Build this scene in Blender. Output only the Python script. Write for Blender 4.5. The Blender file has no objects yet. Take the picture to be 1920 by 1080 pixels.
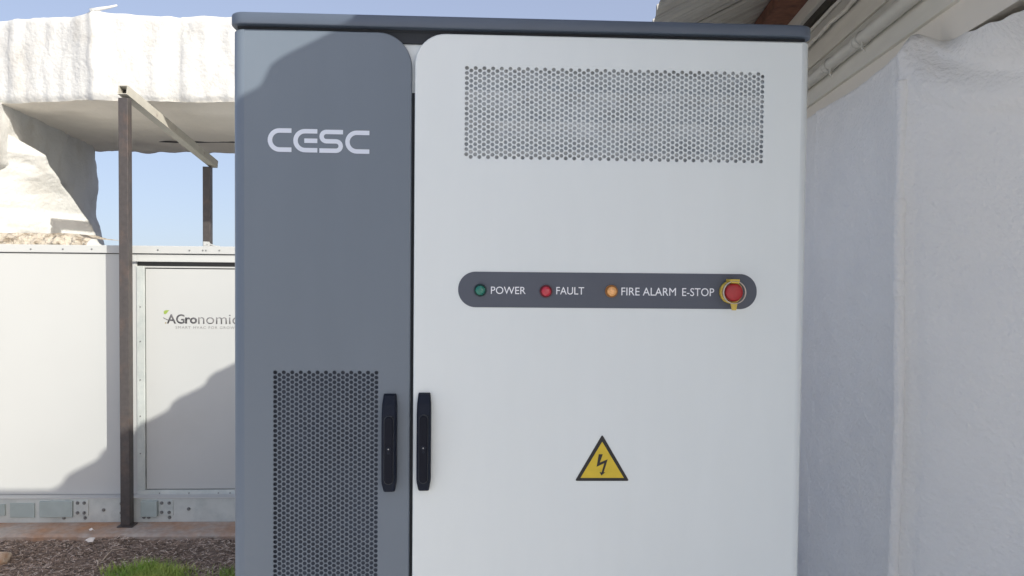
import bpy, bmesh, math, random
from mathutils import Vector, Matrix, noise
R = math.radians
random.seed(7)
scene = bpy.context.scene
col = scene.collection

# ------------------------------------------------------------------ camera, sky, sun, exposure
EYE = 1.70
YC = -1.75
F_PX = 1390.0
PITCH, YAW, ROLL = R(-1.647), R(2.513), R(0.5506)
_fw = Vector((math.sin(YAW)*math.cos(PITCH), math.cos(YAW)*math.cos(PITCH), math.sin(PITCH)))
_rt0 = Vector((math.cos(YAW), -math.sin(YAW), 0))
_up0 = _rt0.cross(_fw)
_rt = _rt0*math.cos(ROLL) + _up0*math.sin(ROLL)
_up = -_rt0*math.sin(ROLL) + _up0*math.cos(ROLL)
cam = bpy.data.cameras.new('camera')
cam.sensor_width = 36.0
cam.lens = F_PX/1920*36.0
cam.clip_start = 0.05
cam.clip_end = 3000
camo = bpy.data.objects.new('camera', cam)
col.objects.link(camo)
m = Matrix.Identity(4)
for i in range(3):
    m[i][0] = _rt[i]; m[i][1] = _up[i]; m[i][2] = -_fw[i]
m[0][3], m[1][3], m[2][3] = 0.0, YC, EYE
camo.matrix_world = m
scene.camera = camo

SUN_TO = Vector((1.0, -1.0, 0.81)).normalized()
sun_el = math.asin(SUN_TO.z)
sun_az = math.atan2(SUN_TO.x, SUN_TO.y)
world = bpy.data.worlds.new('World')
scene.world = world
world.use_nodes = True
wn = world.node_tree
bg = wn.nodes['Background']
sky = wn.nodes.new('ShaderNodeTexSky')
sky.sky_type = 'NISHITA'
sky.sun_disc = False
sky.sun_elevation = sun_el
sky.sun_rotation = sun_az
sky.altitude = 0
sky.air_density = 1.0
sky.dust_density = 3.5
sky.ozone_density = 2.0
gen = wn.nodes.new('ShaderNodeTexCoord')                                # soft horizon: no dark dust band
lift = wn.nodes.new('ShaderNodeVectorMath'); lift.operation = 'ADD'
lift.inputs[1].default_value = (0, 0, 0.10)
nrm_ = wn.nodes.new('ShaderNodeVectorMath'); nrm_.operation = 'NORMALIZE'
wn.links.new(gen.outputs['Generated'], lift.inputs[0])
wn.links.new(lift.outputs[0], nrm_.inputs[0])
wn.links.new(nrm_.outputs[0], sky.inputs[0])
wb = wn.nodes.new('ShaderNodeVectorMath'); wb.operation = 'MULTIPLY'   # camera white balance
wb.inputs[1].default_value = (0.385, 0.36, 0.335)
wn.links.new(sky.outputs[0], wb.inputs[0])
hz = wn.nodes.new('ShaderNodeVectorMath'); hz.operation = 'ADD'         # even veil of thin haze over the whole sky
hz.inputs[1].default_value = (0.62, 0.64, 0.84)
wn.links.new(wb.outputs[0], hz.inputs[0])
wn.links.new(hz.outputs[0], bg.inputs[0])
bg.inputs[1].default_value = 0.15
sl = bpy.data.lights.new('sun', 'SUN')
sl.energy = 2.0
sl.angle = R(0.5)
sl.color = (1.0, 0.955, 0.86)
so = bpy.data.objects.new('sun', sl)
so.rotation_euler = SUN_TO.to_track_quat('Z', 'Y').to_euler()
col.objects.link(so)
scene.view_settings.view_transform = 'Standard'
scene.view_settings.look = 'None'
scene.view_settings.exposure = 1.34
scene.view_settings.gamma = 1.0
scene.view_settings.use_curve_mapping = False


def at(px, py, d=1.75):
    """point of the place seen at this spot of the 1920x1080 photograph on the plane d metres ahead"""
    v = _fw + _rt*((px-960)/F_PX) - _up*((py-540)/F_PX)
    v = v*(d/v.y)
    return Vector((v.x, YC+d, EYE+v.z))


# ------------------------------------------------------------------ materials
def mat(name, color, rough=0.6, spec=.5, metal=0.0, var=0.0, vscale=3.0, bump=0.0, bscale=40.0, color2=None,
        c2scale=2.0, c2lo=0.45, c2hi=0.7, coat=0.0, bdist=0.01, rvar=0.0, stretch=None, detail=4.0, trans=0.0):
    m = bpy.data.materials.new(name)
    m.use_nodes = True
    nt = m.node_tree
    b = nt.nodes['Principled BSDF']
    b.inputs['Roughness'].default_value = rough
    b.inputs['Metallic'].default_value = metal
    b.inputs['Specular IOR Level'].default_value = spec
    b.inputs['Coat Weight'].default_value = coat
    b.inputs['Transmission Weight'].default_value = trans
    tc = nt.nodes.new('ShaderNodeTexCoord')
    src = tc.outputs['Object']
    if stretch:
        mp = nt.nodes.new('ShaderNodeMapping')
        mp.inputs['Scale'].default_value = stretch
        nt.links.new(src, mp.inputs[0])
        src = mp.outputs[0]
    rgb = nt.nodes.new('ShaderNodeRGB')
    rgb.outputs[0].default_value = (*color, 1)
    out = rgb.outputs[0]
    if color2:
        n = nt.nodes.new('ShaderNodeTexNoise'); n.inputs['Scale'].default_value = c2scale
        n.inputs['Detail'].default_value = 6; n.inputs['Roughness'].default_value = .65
        nt.links.new(src, n.inputs['Vector'])
        mr = nt.nodes.new('ShaderNodeMapRange')
        mr.inputs[1].default_value = c2lo; mr.inputs[2].default_value = c2hi
        nt.links.new(n.outputs[0], mr.inputs[0])
        mx = nt.nodes.new('ShaderNodeMix'); mx.data_type = 'RGBA'
        nt.links.new(mr.outputs[0], mx.inputs[0]); nt.links.new(out, mx.inputs[6])
        mx.inputs[7].default_value = (*color2, 1)
        out = mx.outputs[2]
    if var:
        n = nt.nodes.new('ShaderNodeTexNoise'); n.inputs['Scale'].default_value = vscale
        n.inputs['Detail'].default_value = 5
        nt.links.new(src, n.inputs['Vector'])
        mr = nt.nodes.new('ShaderNodeMapRange')
        mr.inputs[1].default_value = .25; mr.inputs[2].default_value = .75
        mr.inputs[3].default_value = 1-var; mr.inputs[4].default_value = 1+var
        nt.links.new(n.outputs[0], mr.inputs[0])
        h = nt.nodes.new('ShaderNodeVectorMath'); h.operation = 'SCALE'
        nt.links.new(out, h.inputs[0]); nt.links.new(mr.outputs[0], h.inputs['Scale'])
        out = h.outputs[0]
    nt.links.new(out, b.inputs['Base Color'])
    if rvar:
        n = nt.nodes.new('ShaderNodeTexNoise'); n.inputs['Scale'].default_value = 5
        nt.links.new(src, n.inputs['Vector'])
        mr = nt.nodes.new('ShaderNodeMapRange')
        mr.inputs[3].default_value = rough-rvar; mr.inputs[4].default_value = rough+rvar
        nt.links.new(n.outputs[0], mr.inputs[0]); nt.links.new(mr.outputs[0], b.inputs['Roughness'])
    if bump:
        n = nt.nodes.new('ShaderNodeTexNoise'); n.inputs['Scale'].default_value = bscale
        n.inputs['Detail'].default_value = detail
        nt.links.new(src, n.inputs['Vector'])
        bp = nt.nodes.new('ShaderNodeBump'); bp.inputs['Strength'].default_value = bump
        bp.inputs['Distance'].default_value = bdist
        nt.links.new(n.outputs[0], bp.inputs['Height']); nt.links.new(bp.outputs[0], b.inputs['Normal'])
    return m


M = {
 'white_paint': mat('white_paint', (.75, .805, .81), .36, rvar=.10, color2=(.732, .787, .79), c2scale=1.6, c2lo=.4, c2hi=.75, var=.01, vscale=7, stretch=(3, 3, .5), bump=.03, bscale=500, bdist=.001),
 'grey_paint': mat('grey_paint', (.148, .182, .222), .38, var=.05, vscale=2.2, stretch=(3, 3, .5), rvar=.06, bump=.03, bscale=500, bdist=.001),
 'lid_paint': mat('lid_paint', (.09, .115, .155), .4, var=.06, vscale=6, bump=.05, bscale=300, bdist=.001),
 'gap_dark': mat('gap_dark', (.02, .025, .032), .6),
 'louvre': mat('louvre_metal', (.50, .54, .57), .5, var=.2, vscale=9),
 'louvre_pale': mat('louvre_metal_pale', (.57, .60, .62), .5, var=.25, vscale=14),
 'vent_shade_dark': mat('vent_shade_dark', (.055, .07, .10), .6, var=.25, vscale=9),
 'handle': mat('handle_plastic', (.008, .012, .024), .5, spec=.22, var=.1, vscale=30, bump=.05, bscale=600, bdist=.0005),
 'handle2': mat('handle_lever', (.003, .005, .013), .5, spec=.2),
 'chrome': mat('lock_metal', (.35, .36, .38), .35, metal=.8),
 'strip': mat('strip_print', (.082, .095, .125), .5, var=.05, vscale=10),
 'letter': mat('letter_print', (.88, .90, .94), .5),
 'logo': mat('logo_print', (.66, .72, .82), .45),
 'green': mat('green_lens', (.005, .17, .12), .2, coat=.5),
 'green_d': mat('green_bezel', (.004, .035, .035), .35),
 'red': mat('red_lens', (.50, .02, .045), .2, coat=.5),
 'red_d': mat('red_bezel', (.14, .01, .02), .35),
 'amber': mat('amber_lens', (.85, .42, .14), .25, coat=.5, var=.25, vscale=220),
 'amber_d': mat('amber_bezel', (.33, .14, .03), .35),
 'estop_red': mat('stop_button_red', (.40, .025, .03), .35, var=.15, vscale=60),
 'estop_yellow': mat('stop_collar_yellow', (.62, .45, .07), .35, var=.1, vscale=60),
 'estop_clear': mat('stop_guard_rim', (.62, .55, .48), .2),
 'sign_black': mat('sign_black', (.012, .012, .014), .5),
 'sign_yellow': mat('sign_yellow', (.66, .48, .03), .5, var=.08, vscale=50),
 'unit_white': mat('container_white', (.49, .505, .495), .5, var=.03, vscale=1.2, color2=(.46, .47, .455), c2scale=1.5, c2lo=.55, c2hi=.8),
 'galv': mat('galvanised_steel', (.56, .60, .58), .5, metal=.15, var=.12, vscale=6, color2=(.46, .51, .50), c2scale=10),
 'galv_plate': mat('galvanised_plate', (.38, .45, .44), .5, metal=.1, var=.15, vscale=8),
 'recess': mat('recess_dark', (.06, .06, .06), .6),
 'bolt': mat('bolt_steel', (.25, .26, .26), .4, metal=.6),
 'logo_dark': mat('print_dark_grey', (.10, .10, .105), .6),
 'logo_light': mat('print_light_grey', (.20, .20, .20), .6),
 'logo_faint': mat('print_faint_grey', (.22, .22, .215), .6),
 'leaf': mat('print_leaf_green', (.26, .36, .07), .6),
 'dot': mat('print_dot_brown', (.28, .24, .14), .6),
 'foam': mat('sprayed_foam', (.58, .59, .58), .85, color2=(.49, .485, .46), c2scale=4, c2lo=.5, c2hi=.72, bump=.35, bscale=38, bdist=.02, var=.03),  # darker noise patches imitate shade in the foam wrinkles
 'foam_shade_lift': mat('sprayed_foam_shade_lift', (.74, .70, .63), .9, var=.06, bump=.4, bscale=14, bdist=.02, stretch=(1, 1, 1)),  # paler copy of the foam, its colour lifts the shaded underside
 'rubble': mat('rough_mortar', (.50, .45, .37), .95, color2=(.24, .20, .15), c2scale=14, c2lo=.5, c2hi=.62, bump=.9, bscale=22, bdist=.05),
 'foam_wall': mat('sprayed_foam_wall', (.94, .93, .90), .6, color2=(.90, .895, .88), c2scale=2.5, bump=.75, bscale=62, bdist=.010, var=.02, detail=5),
 'steel_brown': mat('rusty_brown_steel', (.078, .070, .068), .45, metal=.25, color2=(.11, .084, .072), c2scale=9, c2lo=.5, c2hi=.7, var=.15, vscale=40, bump=.2, bscale=120, bdist=.002),
 'beam_paint': mat('cream_beam_paint', (.42, .41, .36), .6, var=.1, vscale=12, color2=(.20, .15, .12), c2scale=14, c2lo=.6, c2hi=.75),
 'bore_dark': mat('bore_shade_black', (.02, .018, .018), .8),
 'clad': mat('cream_cladding', (.80, .78, .70), .55, var=.06, vscale=4, stretch=(4, .5, 4)),
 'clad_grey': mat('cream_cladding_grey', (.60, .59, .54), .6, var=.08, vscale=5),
 'plaster': mat('cream_wall', (.88, .83, .74), .8, var=.03),
 'pipe': mat('painted_conduit', (.74, .73, .66), .45, var=.06, vscale=10),
 'cable': mat('white_cable', (.85, .83, .75), .5, var=.1, vscale=20),
 'rust': mat('rusty_beam', (.27, .12, .075), .8, color2=(.13, .06, .04), c2scale=9, var=.25, vscale=25, bump=.4, bscale=50),
 'dark_trim': mat('dark_trim', (.06, .055, .045), .7, var=.2, vscale=12),
 'roof': mat('roof_sheet', (.58, .56, .50), .6, metal=.1, var=.12, vscale=3, color2=(.42, .40, .36), c2scale=2.2, stretch=(1, 4, 1)),
 'soil': mat('soil', (.21, .165, .135), .95, color2=(.12, .09, .07), c2scale=11, c2lo=.42, c2hi=.6, var=.3, vscale=60, bump=.8, bscale=45, bdist=.03),
 'chip': mat('mulch_chip', (.31, .235, .18), .95, color2=(.13, .10, .08), c2scale=60, var=.4, vscale=30),
 'chip2': mat('mulch_chip_pale', (.52, .44, .37), .95, var=.3, vscale=30),
 'slab': mat('concrete_slab', (.40, .355, .31), .9, color2=(.40, .22, .12), c2scale=2.2, c2lo=.45, c2hi=.68, var=.15, vscale=30, bump=.4, bscale=60, bdist=.01),
 'bounce_ground': mat('bounce_concrete', (.66, .645, .61), .9, var=.08, vscale=2, bump=.3, bscale=60, bdist=.005),
 'grass': mat('grass_blade', (.19, .35, .045), .6, color2=(.42, .50, .11), c2scale=6, c2lo=.4, c2hi=.65, var=.3, vscale=25),
 'paper': mat('paper_scrap', (.80, .76, .70), .8),
 'twig': mat('dry_twig', (.45, .37, .29), .9, var=.2, vscale=40),
 'stone': mat('pale_stone', (.50, .40, .30), .9, color2=(.33, .19, .10), c2scale=14, bump=.5, bscale=40),
}


# ------------------------------------------------------------------ helpers
class MB:
    def __init__(s):
        s.v = []; s.f = []; s.mi = []; s.sm = []; s.cur = 0; s.smooth = False

    def add(s, vs, fs):
        o = len(s.v)
        s.v += [tuple(v) for v in vs]
        for f in fs:
            s.f.append(tuple(i+o for i in f)); s.mi.append(s.cur); s.sm.append(s.smooth)

    def box(s, x0, x1, y0, y1, z0, z1, b=0.0):
        vs = [(x, y, z) for x in (x0, x1) for y in (y0, y1) for z in (z0, z1)]
        if b <= 0:
            s.add(vs, [(0, 1, 3, 2), (4, 6, 7, 5), (0, 4, 5, 1), (2, 3, 7, 6), (0, 2, 6, 4), (1, 5, 7, 3)])
            return
        bm = bmesh.new()
        bb = [bm.verts.new(v) for v in vs]
        for f in [(0, 1, 3, 2), (4, 6, 7, 5), (0, 4, 5, 1), (2, 3, 7, 6), (0, 2, 6, 4), (1, 5, 7, 3)]:
            bm.faces.new([bb[i] for i in f])
        bmesh.ops.recalc_face_normals(bm, faces=bm.faces)
        bmesh.ops.bevel(bm, geom=bm.edges[:], offset=b, segments=2, affect='EDGES', profile=.5)
        s.frombm(bm)

    def frombm(s, bm):
        bm.verts.index_update()
        s.add([v.co[:] for v in bm.verts], [[v.index for v in f.verts] for f in bm.faces])
        bm.free()

    def tube(s, pts, rad, n=10, cap=True, sq=False):
        pts = [Vector(p) for p in pts]
        rings = []
        base = None
        for i, p in enumerate(pts):
            t = (pts[min(i+1, len(pts)-1)]-pts[max(i-1, 0)]).normalized()
            ref = Vector((0, 0, 1)) if abs(t.z) < .9 else Vector((1, 0, 0))
            if base is None: a = t.cross(ref).normalized()
            else: a = (base - t*base.dot(t)).normalized()
            base = a
            b = t.cross(a)
            r = rad[i] if isinstance(rad, (list, tuple)) else rad
            if sq:
                rings.append([p+a*(r*sx)+b*(r*sy) for sx, sy in ((-1, -1), (1, -1), (1, 1), (-1, 1))])
            else:
                rings.append([p+a*(r*math.cos(2*math.pi*k/n))+b*(r*math.sin(2*math.pi*k/n)) for k in range(n)])
        s.loft(rings, cap)

    def loft(s, rings, cap=True, closed=True):
        n = len(rings[0]); vs = [v for r in rings for v in r]; fs = []
        for i in range(len(rings)-1):
            for k in range(n if closed else n-1):
                a = i*n+k; b = i*n+(k+1) % n
                fs.append((a, b, b+n, a+n))
        if cap:
            fs.append(tuple(range(n))[::-1]); fs.append(tuple(range((len(rings)-1)*n, len(rings)*n)))
        s.add(vs, fs)

    def prism(s, pts2, y0, y1, bev=0.0):
        """outline in (x, z), from y0 (front) to y1 (back)"""
        s.loft([[(x, y0, z) for x, z in pts2], [(x, y1, z) for x, z in pts2]])

    def disc(s, cx, cz, prof, n=24):
        """lathe about an axis along Y: prof = [(radius, y)]"""
        rings = [[(cx+r*math.cos(2*math.pi*k/n), y, cz+r*math.sin(2*math.pi*k/n)) for k in range(n)] for r, y in prof]
        s.loft(rings)

    def build(s, name, mats, parent=None, recalc=True):
        me = bpy.data.meshes.new(name)
        me.from_pydata(s.v, [], s.f)
        if not isinstance(mats, (list, tuple)): mats = [mats]
        for q in mats: me.materials.append(q)
        me.polygons.foreach_set('material_index', s.mi)
        me.polygons.foreach_set('use_smooth', s.sm)
        me.update()
        if recalc:
            bm = bmesh.new(); bm.from_mesh(me)
            bmesh.ops.recalc_face_normals(bm, faces=bm.faces)
            bm.to_mesh(me); bm.free()
        o = bpy.data.objects.new(name, me)
        col.objects.link(o)
        if parent: o.parent = parent; 
        return o


def fix(o, parent):
    """keep world coordinates under a parent that stands away from the origin"""
    o.parent = parent
    o.matrix_parent_inverse = Matrix.Translation(parent.location).inverted() if parent.parent is None else Matrix.Identity(4)
    return o


def part(mb, name, mats, parent, label=None, recalc=True):
    o = mb.build(name, mats, None, recalc)
    o.parent = parent
    if parent.type == 'EMPTY':
        o.matrix_parent_inverse = Matrix.Translation(parent.location).inverted()
    if label: o['label'] = label
    return o


def thing(name, label, cat, loc=(0, 0, 0), group=None):
    o = bpy.data.objects.new(name, None)
    o.empty_display_size = .2
    col.objects.link(o)
    o.location = loc
    o['label'] = label; o['category'] = cat
    if group: o['group'] = group
    return o


def tag(o, label, cat, group=None):
    o['label'] = label; o['category'] = cat
    if group: o['group'] = group
    return o


def text(body, x0, x1, z0, z1, y, thick, name, m, parent, offset=0.0, spacing=1.0):
    """flat lettering fitted to a rectangle on a plane facing -Y"""
    c = bpy.data.curves.new('t', 'FONT')
    c.body = body; c.offset = offset; c.resolution_u = 4; c.space_character = spacing
    o = bpy.data.objects.new('t', c); col.objects.link(o)
    bpy.context.view_layer.update()
    me = bpy.data.meshes.new_from_object(o.evaluated_get(bpy.context.evaluated_depsgraph_get()))
    bpy.data.objects.remove(o); bpy.data.curves.remove(c)
    xs = [v.co.x for v in me.vertices]; ys = [v.co.y for v in me.vertices]
    sx = (x1-x0)/(max(xs)-min(xs)); sz = (z1-z0)/(max(ys)-min(ys))
    mx, my = min(xs), min(ys)
    bm = bmesh.new(); bm.from_mesh(me); bpy.data.meshes.remove(me)
    for v in bm.verts:
        v.co = Vector((x0+(v.co.x-mx)*sx, y-thick, z0+(v.co.y-my)*sz))
    ex = bmesh.ops.extrude_face_region(bm, geom=bm.faces[:])
    for g in ex['geom']:
        if isinstance(g, bmesh.types.BMVert): g.co.y = y-.0001
    me = bpy.data.meshes.new(name); bmesh.ops.recalc_face_normals(bm, faces=bm.faces)
    bm.to_mesh(me); bm.free(); me.materials.append(m)
    o = bpy.data.objects.new(name, me); col.objects.link(o)
    o.parent = parent
    if parent.type == 'EMPTY':
        o.matrix_parent_inverse = Matrix.Translation(parent.location).inverted()
    return o


# building direction on plan: the shed and its eave run along (0.14, 1)
DV = 0.14
def bld(u, d, z):
    """u = across from the line of the camera, d = metres ahead of the camera, z = above eye"""
    return Vector((u+DV*d, YC+d, EYE+z))


# ------------------------------------------------------------------ ground
def soil_h(x, y):
    bank = .055*max(0, min(1, (y-2.50)/.22))*(.5+.9*abs(noise.noise(Vector((x*2.1, 4, 0)))))
    return bank+.010*noise.noise(Vector((x*5, y*5, 0)))+.008*noise.noise(Vector((x*22, y*22, 3)))+.004*noise.noise(Vector((x*60, y*60, 7)))

gx0, gx1, gy0, gy1 = -3.6, -1.2, 2.15, 2.9
g = MB(); g.smooth = True
NX, NY = 260, 90
vs = []; fs = []
for j in range(NY+1):
    for i in range(NX+1):
        x = gx0+(gx1-gx0)*i/NX; y = gy0+(gy1-gy0)*j/NY
        e = min(1, 12*min(i/NX, 1-i/NX), 6*min(j/NY, 1-j/NY))
        vs.append((x, y, -.004+soil_h(x, y)*e))
for j in range(NY):
    for i in range(NX):
        a = j*(NX+1)+i
        fs.append((a, a+1, a+NX+2, a+NX+1))
g.add(vs, fs)
B = 400
# big outer sheet in one mesh with the fine patch: frame quads around it
g.smooth = False
z = -.004
g.add([(-B, -B, z), (B, -B, z), (B, B, z), (-B, B, z), (gx0, gy0, z), (gx1, gy0, z), (gx1, gy1, z), (gx0, gy1, z)],
      [(0, 1, 5, 4), (1, 2, 6, 5), (2, 3, 7, 6), (3, 0, 4, 7)])
# the outer sheet
go = g.build('ground', M['soil']); go['kind'] = 'structure'

# unseen pale concrete sheet under the cabinet, added to bounce light into the shade
yd_ = MB(); n_ = 0
yd_.box(-40, 40, -60, 1.9, -.06, 0.0)
yo = yd_.build('bounce_sheet', M['bounce_ground']); yo['kind'] = 'structure'

# concrete slab under the container
s = MB(); s.smooth = False
zt = EYE-1.636
n = 240
rings = []
for i in range(n+1):
    x = -4.6+4.4*i/n
    w = .035*noise.noise(Vector((x*2.3, 1, 0)))+.016*noise.noise(Vector((x*13, 2, 0)))
    yf = YC+4.52+w
    rings.append([(x, yf+.004, -.05), (x, yf, zt-.014), (x, yf+.02, zt-.002+.003*noise.noise(Vector((x*9, 0, 0)))), (x, YC+4.7, zt), (x, YC+7.3, zt), (x, YC+7.3, -.05)])
s.loft(rings)
so_ = s.build('slab', M['slab']); so_['kind'] = 'structure'

# ------------------------------------------------------------------ battery cabinet
cab = thing('battery_cabinet', 'tall grey and white battery storage cabinet with perforated vents and two black handles', 'cabinet', (.106, .5, 0))
XL, XR = -.5765, .7856
ZT = 2.242
ZB = .20
DEPTH = .55
GAP_L, GAP_R = -.1620, -.1545


def rr(x0, x1, z0, z1, rad, inset=(0, 0, 0, 0), n=10):
    """rounded rectangle, radii order: bl, br, tr, tl; insets: left, right, bottom, top"""
    il, ir, ib, it = inset
    pts = []
    for (cx, cz, r, a0, sx, sz) in ((x0, z0, rad[0], 180, 1, 1), (x1, z0, rad[1], 270, -1, 1), (x1, z1, rad[2], 0, -1, -1), (x0, z1, rad[3], 90, 1, -1)):
        ox, oz = cx+sx*r, cz+sz*r
        ix = il if sx == 1 else ir
        iz = ib if sz == 1 else it
        for k in range(n+1):
            a = R(a0+90*k/n)
            rx = max(r-ix, 0) if r > 0 else 0
            rz = max(r-iz, 0) if r > 0 else 0
            if r > 0: pts.append((ox+rx*math.cos(a), oz+rz*math.sin(a)))
            else: pts.append((cx+sx*ix, cz+sz*iz))
    out = []
    for p in pts:
        if not out or (abs(out[-1][0]-p[0])+abs(out[-1][1]-p[1])) > 1e-7: out.append(p)
    return out


def door(x0, x1, z0, z1, rad, outer, ro, holes, name, m, label, b=.0035, thick=.018):
    """front panel with rounded inner corner, rolled outer edge on one side, rectangular cut-outs"""
    mb = MB(); 
    fx0, fx1 = (x0+ro, x1) if outer == 'L' else (x0, x1-ro)
    seg = 4
    loops = []
    eps = 1e-5
    for k in range(seg+1):
        th = R(90*k/seg)
        ins = b*(1-math.sin(th)) if False else b*(1-math.cos(R(90)-th)) if False else b*(1-math.sin(th))
        # k=0: front (full inset), k=seg: side (no inset)
        y = b*(1-math.cos(th))
        il = 0 if outer == 'L' else ins
        ir = 0 if outer == 'R' else ins
        loops.append((y, rr(fx0, fx1, z0, z1, rad, (il+eps*0, ir, ins, ins))))
    nmin = min(len(l[1]) for l in loops)
    rings = [[(p[0], y, p[1]) for p in l] for y, l in loops] + [[(p[0], thick, p[1]) for p in loops[-1][1]]]
    mb.smooth = True
    mb.loft(rings, cap=False)
    mb.smooth = False
    # front face with holes
    bm = bmesh.new()
    def addloop(pts, y):
        vv = [bm.verts.new((p[0], y, p[1])) for p in pts]
        return [bm.edges.new((vv[i], vv[(i+1) % len(vv)])) for i in range(len(vv))]
    es = addloop([(p[0], p[2]) for p in rings[0]], 0)
    for (hx0, hx1, hz0, hz1) in holes:
        es += addloop([(hx0, hz0), (hx1, hz0), (hx1, hz1), (hx0, hz1)], 0)
    bmesh.ops.triangle_fill(bm, edges=es, use_beauty=True, use_dissolve=False, normal=(0, -1, 0))
    mb.frombm(bm)
    for (hx0, hx1, hz0, hz1) in holes:
        mb.add([(hx0, 0, hz0), (hx1, 0, hz0), (hx1, 0, hz1), (hx0, 0, hz1), (hx0, .0025, hz0), (hx1, .0025, hz0), (hx1, .0025, hz1), (hx0, .0025, hz1)],
               [(0, 1, 5, 4), (1, 2, 6, 5), (2, 3, 7, 6), (3, 0, 4, 7)])
    # rolled outer edge
    mb.smooth = True
    rings = []
    N = 10
    for zz, sh in ((z0, 0), (z1-.003, 0), (z1, .003)):
        ring = []
        for k in range(N+1):
            a = R(90*k/N)
            r_ = ro-sh
            if outer == 'L': ring.append((x0+ro-r_*math.sin(a), ro-r_*math.cos(a), zz))
            else: ring.append((x1-ro+r_*math.sin(a), ro-r_*math.cos(a), zz))
        xe = x0+sh if outer == 'L' else x1-sh
        ring.append((xe, .06, zz))
        rings.append(ring)
    mb.loft(rings, cap=False, closed=False)
    last = rings[-1]
    mb.smooth = False
    mb.add(last+[((x0+ro) if outer == 'L' else (x1-ro), .06, z1)], [tuple(range(len(last)+1))])
    o = part(mb, name, m, cab, label, recalc=False)
    return o


vt = (-.0385, .6740, EYE+.2480, EYE+.4724)
vu = (-.4805, -.2358, .86, EYE-.2440)
door(XL, GAP_L, ZB, ZT, (.01, .01, .078, 0), 'L', .03, [vu], 'door', M['grey_paint'], 'narrow dark grey left door')
door(GAP_R, XR, ZB, ZT, (.01, .01, 0, .072), 'R', .022, [vt], 'door', M['white_paint'], 'wide pale grey right door')

# body
b = MB()
b.box(XL+.004, XR-.004, .0605, DEPTH, .12, ZT+.004)
b.box(GAP_L-.12, GAP_R+.11, .019, .0605, ZB, ZT-.022)
b.box(XL+.012, GAP_L-.1202, .0301, .0605, ZB-.06, ZB-.001)
part(b, 'body', M['white_paint'], cab)
b = MB(); b.box(GAP_L-.012, GAP_R+.012, .0182, .0189, ZB, ZT-.135)  # dark strip stands in for the shade between the doors
part(b, 'gap_shade_strip', M['gap_dark'], cab)
b = MB(); b.box(XL+.02, XR-.02, .03, DEPTH-.02, 0, .12)
part(b, 'plinth', M['lid_paint'], cab)
b = MB(); b.box(XL+.010, XR-.010, .014, DEPTH-.01, ZT+.0045, 2.2521)
b.box(GAP_L-.10, GAP_R+.10, .014, .0186, ZT-.021, ZT+.004)
part(b, 'lid_gap', M['gap_dark'], cab)
# lid: rounded plan
b = MB(); b.smooth = False
def plan(x0, x1, y0, y1, r, n=8):
    pts = []
    for cx, cy, a0 in ((x0+r, y0+r, 180), (x1-r, y0+r, 270), (x1-r, y1-r, 0), (x0+r, y1-r, 90)):
        for k in range(n+1):
            a = R(a0+90*k/n); pts.append((cx+r*math.cos(a), cy+r*math.sin(a)))
    return pts
LZ0, LZ1 = 2.2520, 2.2800
rings = []
for ins, zz in ((.004, LZ0), (.0012, LZ0+.0008), (0, LZ0+.003), (0, LZ1-.006), (.0015, LZ1-.0025), (.005, LZ1-.0005), (.012, LZ1)):
    rings.append([(x, y, zz) for x, y in plan(-.5815+ins, .7905-ins, -.009+ins, DEPTH+.01-ins, .034-ins)])
b.smooth = True
b.loft(rings)
lid = part(b, 'lid', M['lid_paint'], cab)
for p in lid.data.polygons:
    if abs(p.normal.z) > .99: p.use_smooth = False

# perforated vents: real holes on a hexagonal layout
def perforated(x0, x1, z0, z1, P, y, name, m, hr, label):
    ncol = round((x1-x0)/(P*.8660254))
    cs = (x1-x0)/ncol
    nrow = round((z1-z0)/P)
    ps = (z1-z0)/nrow
    Rc = cs/1.5
    mb = MB()
    vs = []; fs = []
    tmpl = []
    for k in range(12):
        a = R(30*k)
        if k % 2 == 0: tmpl.append((Rc*math.cos(a), 0 if k in (0, 6) else (ps/2 if k in (2, 4) else -ps/2)))
        else:
            tmpl.append(None)
    for k in range(1, 12, 2):
        p, q = tmpl[k-1], tmpl[(k+1) % 12]
        tmpl[k] = ((p[0]+q[0])/2, (p[1]+q[1])/2)
    for i in range(-1, ncol+1):
        for j in range(-2, nrow+2):
            cx = x0+cs*(i+.5)
            cz = z0+ps*(j+.5+(.5 if i % 2 else 0))-ps*.25
            inside = 0 <= i < ncol and z0-.15*ps <= cz-hr and cz+hr <= z1+.15*ps
            o = len(vs)
            h = hr*(1+.05*noise.noise(Vector((cx*300, cz*300, 0))))
            if inside:
                for t in tmpl: vs.append((cx+t[0], y, cz+t[1]))
                for k in range(12): vs.append((cx+h*math.cos(R(30*k)), y, cz+h*math.sin(R(30*k))))
                for k in range(12): vs.append((cx+h*math.cos(R(30*k)), y+.0016, cz+h*math.sin(R(30*k))))
                for k in range(12):
                    l = (k+1) % 12
                    fs.append((o+k, o+l, o+12+l, o+12+k)); fs.append((o+12+k, o+12+l, o+24+l, o+24+k))
            else:
                for k in range(0, 12, 2): vs.append((cx+tmpl[k][0], y, cz+tmpl[k][1]))
                fs.append(tuple(o+k for k in range(6)))
    mb.add(vs, fs)
    part(mb, name, m, cab, label, recalc=False)

perforated(*vt, .01170, .0006, 'perforated_vent', M['white_paint'], .00475, 'wide white perforated vent with hexagonally spaced round holes')
perforated(*vu, .01145, .0006, 'perforated_vent', M['grey_paint'], .00480, 'tall dark grey perforated vent')

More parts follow.
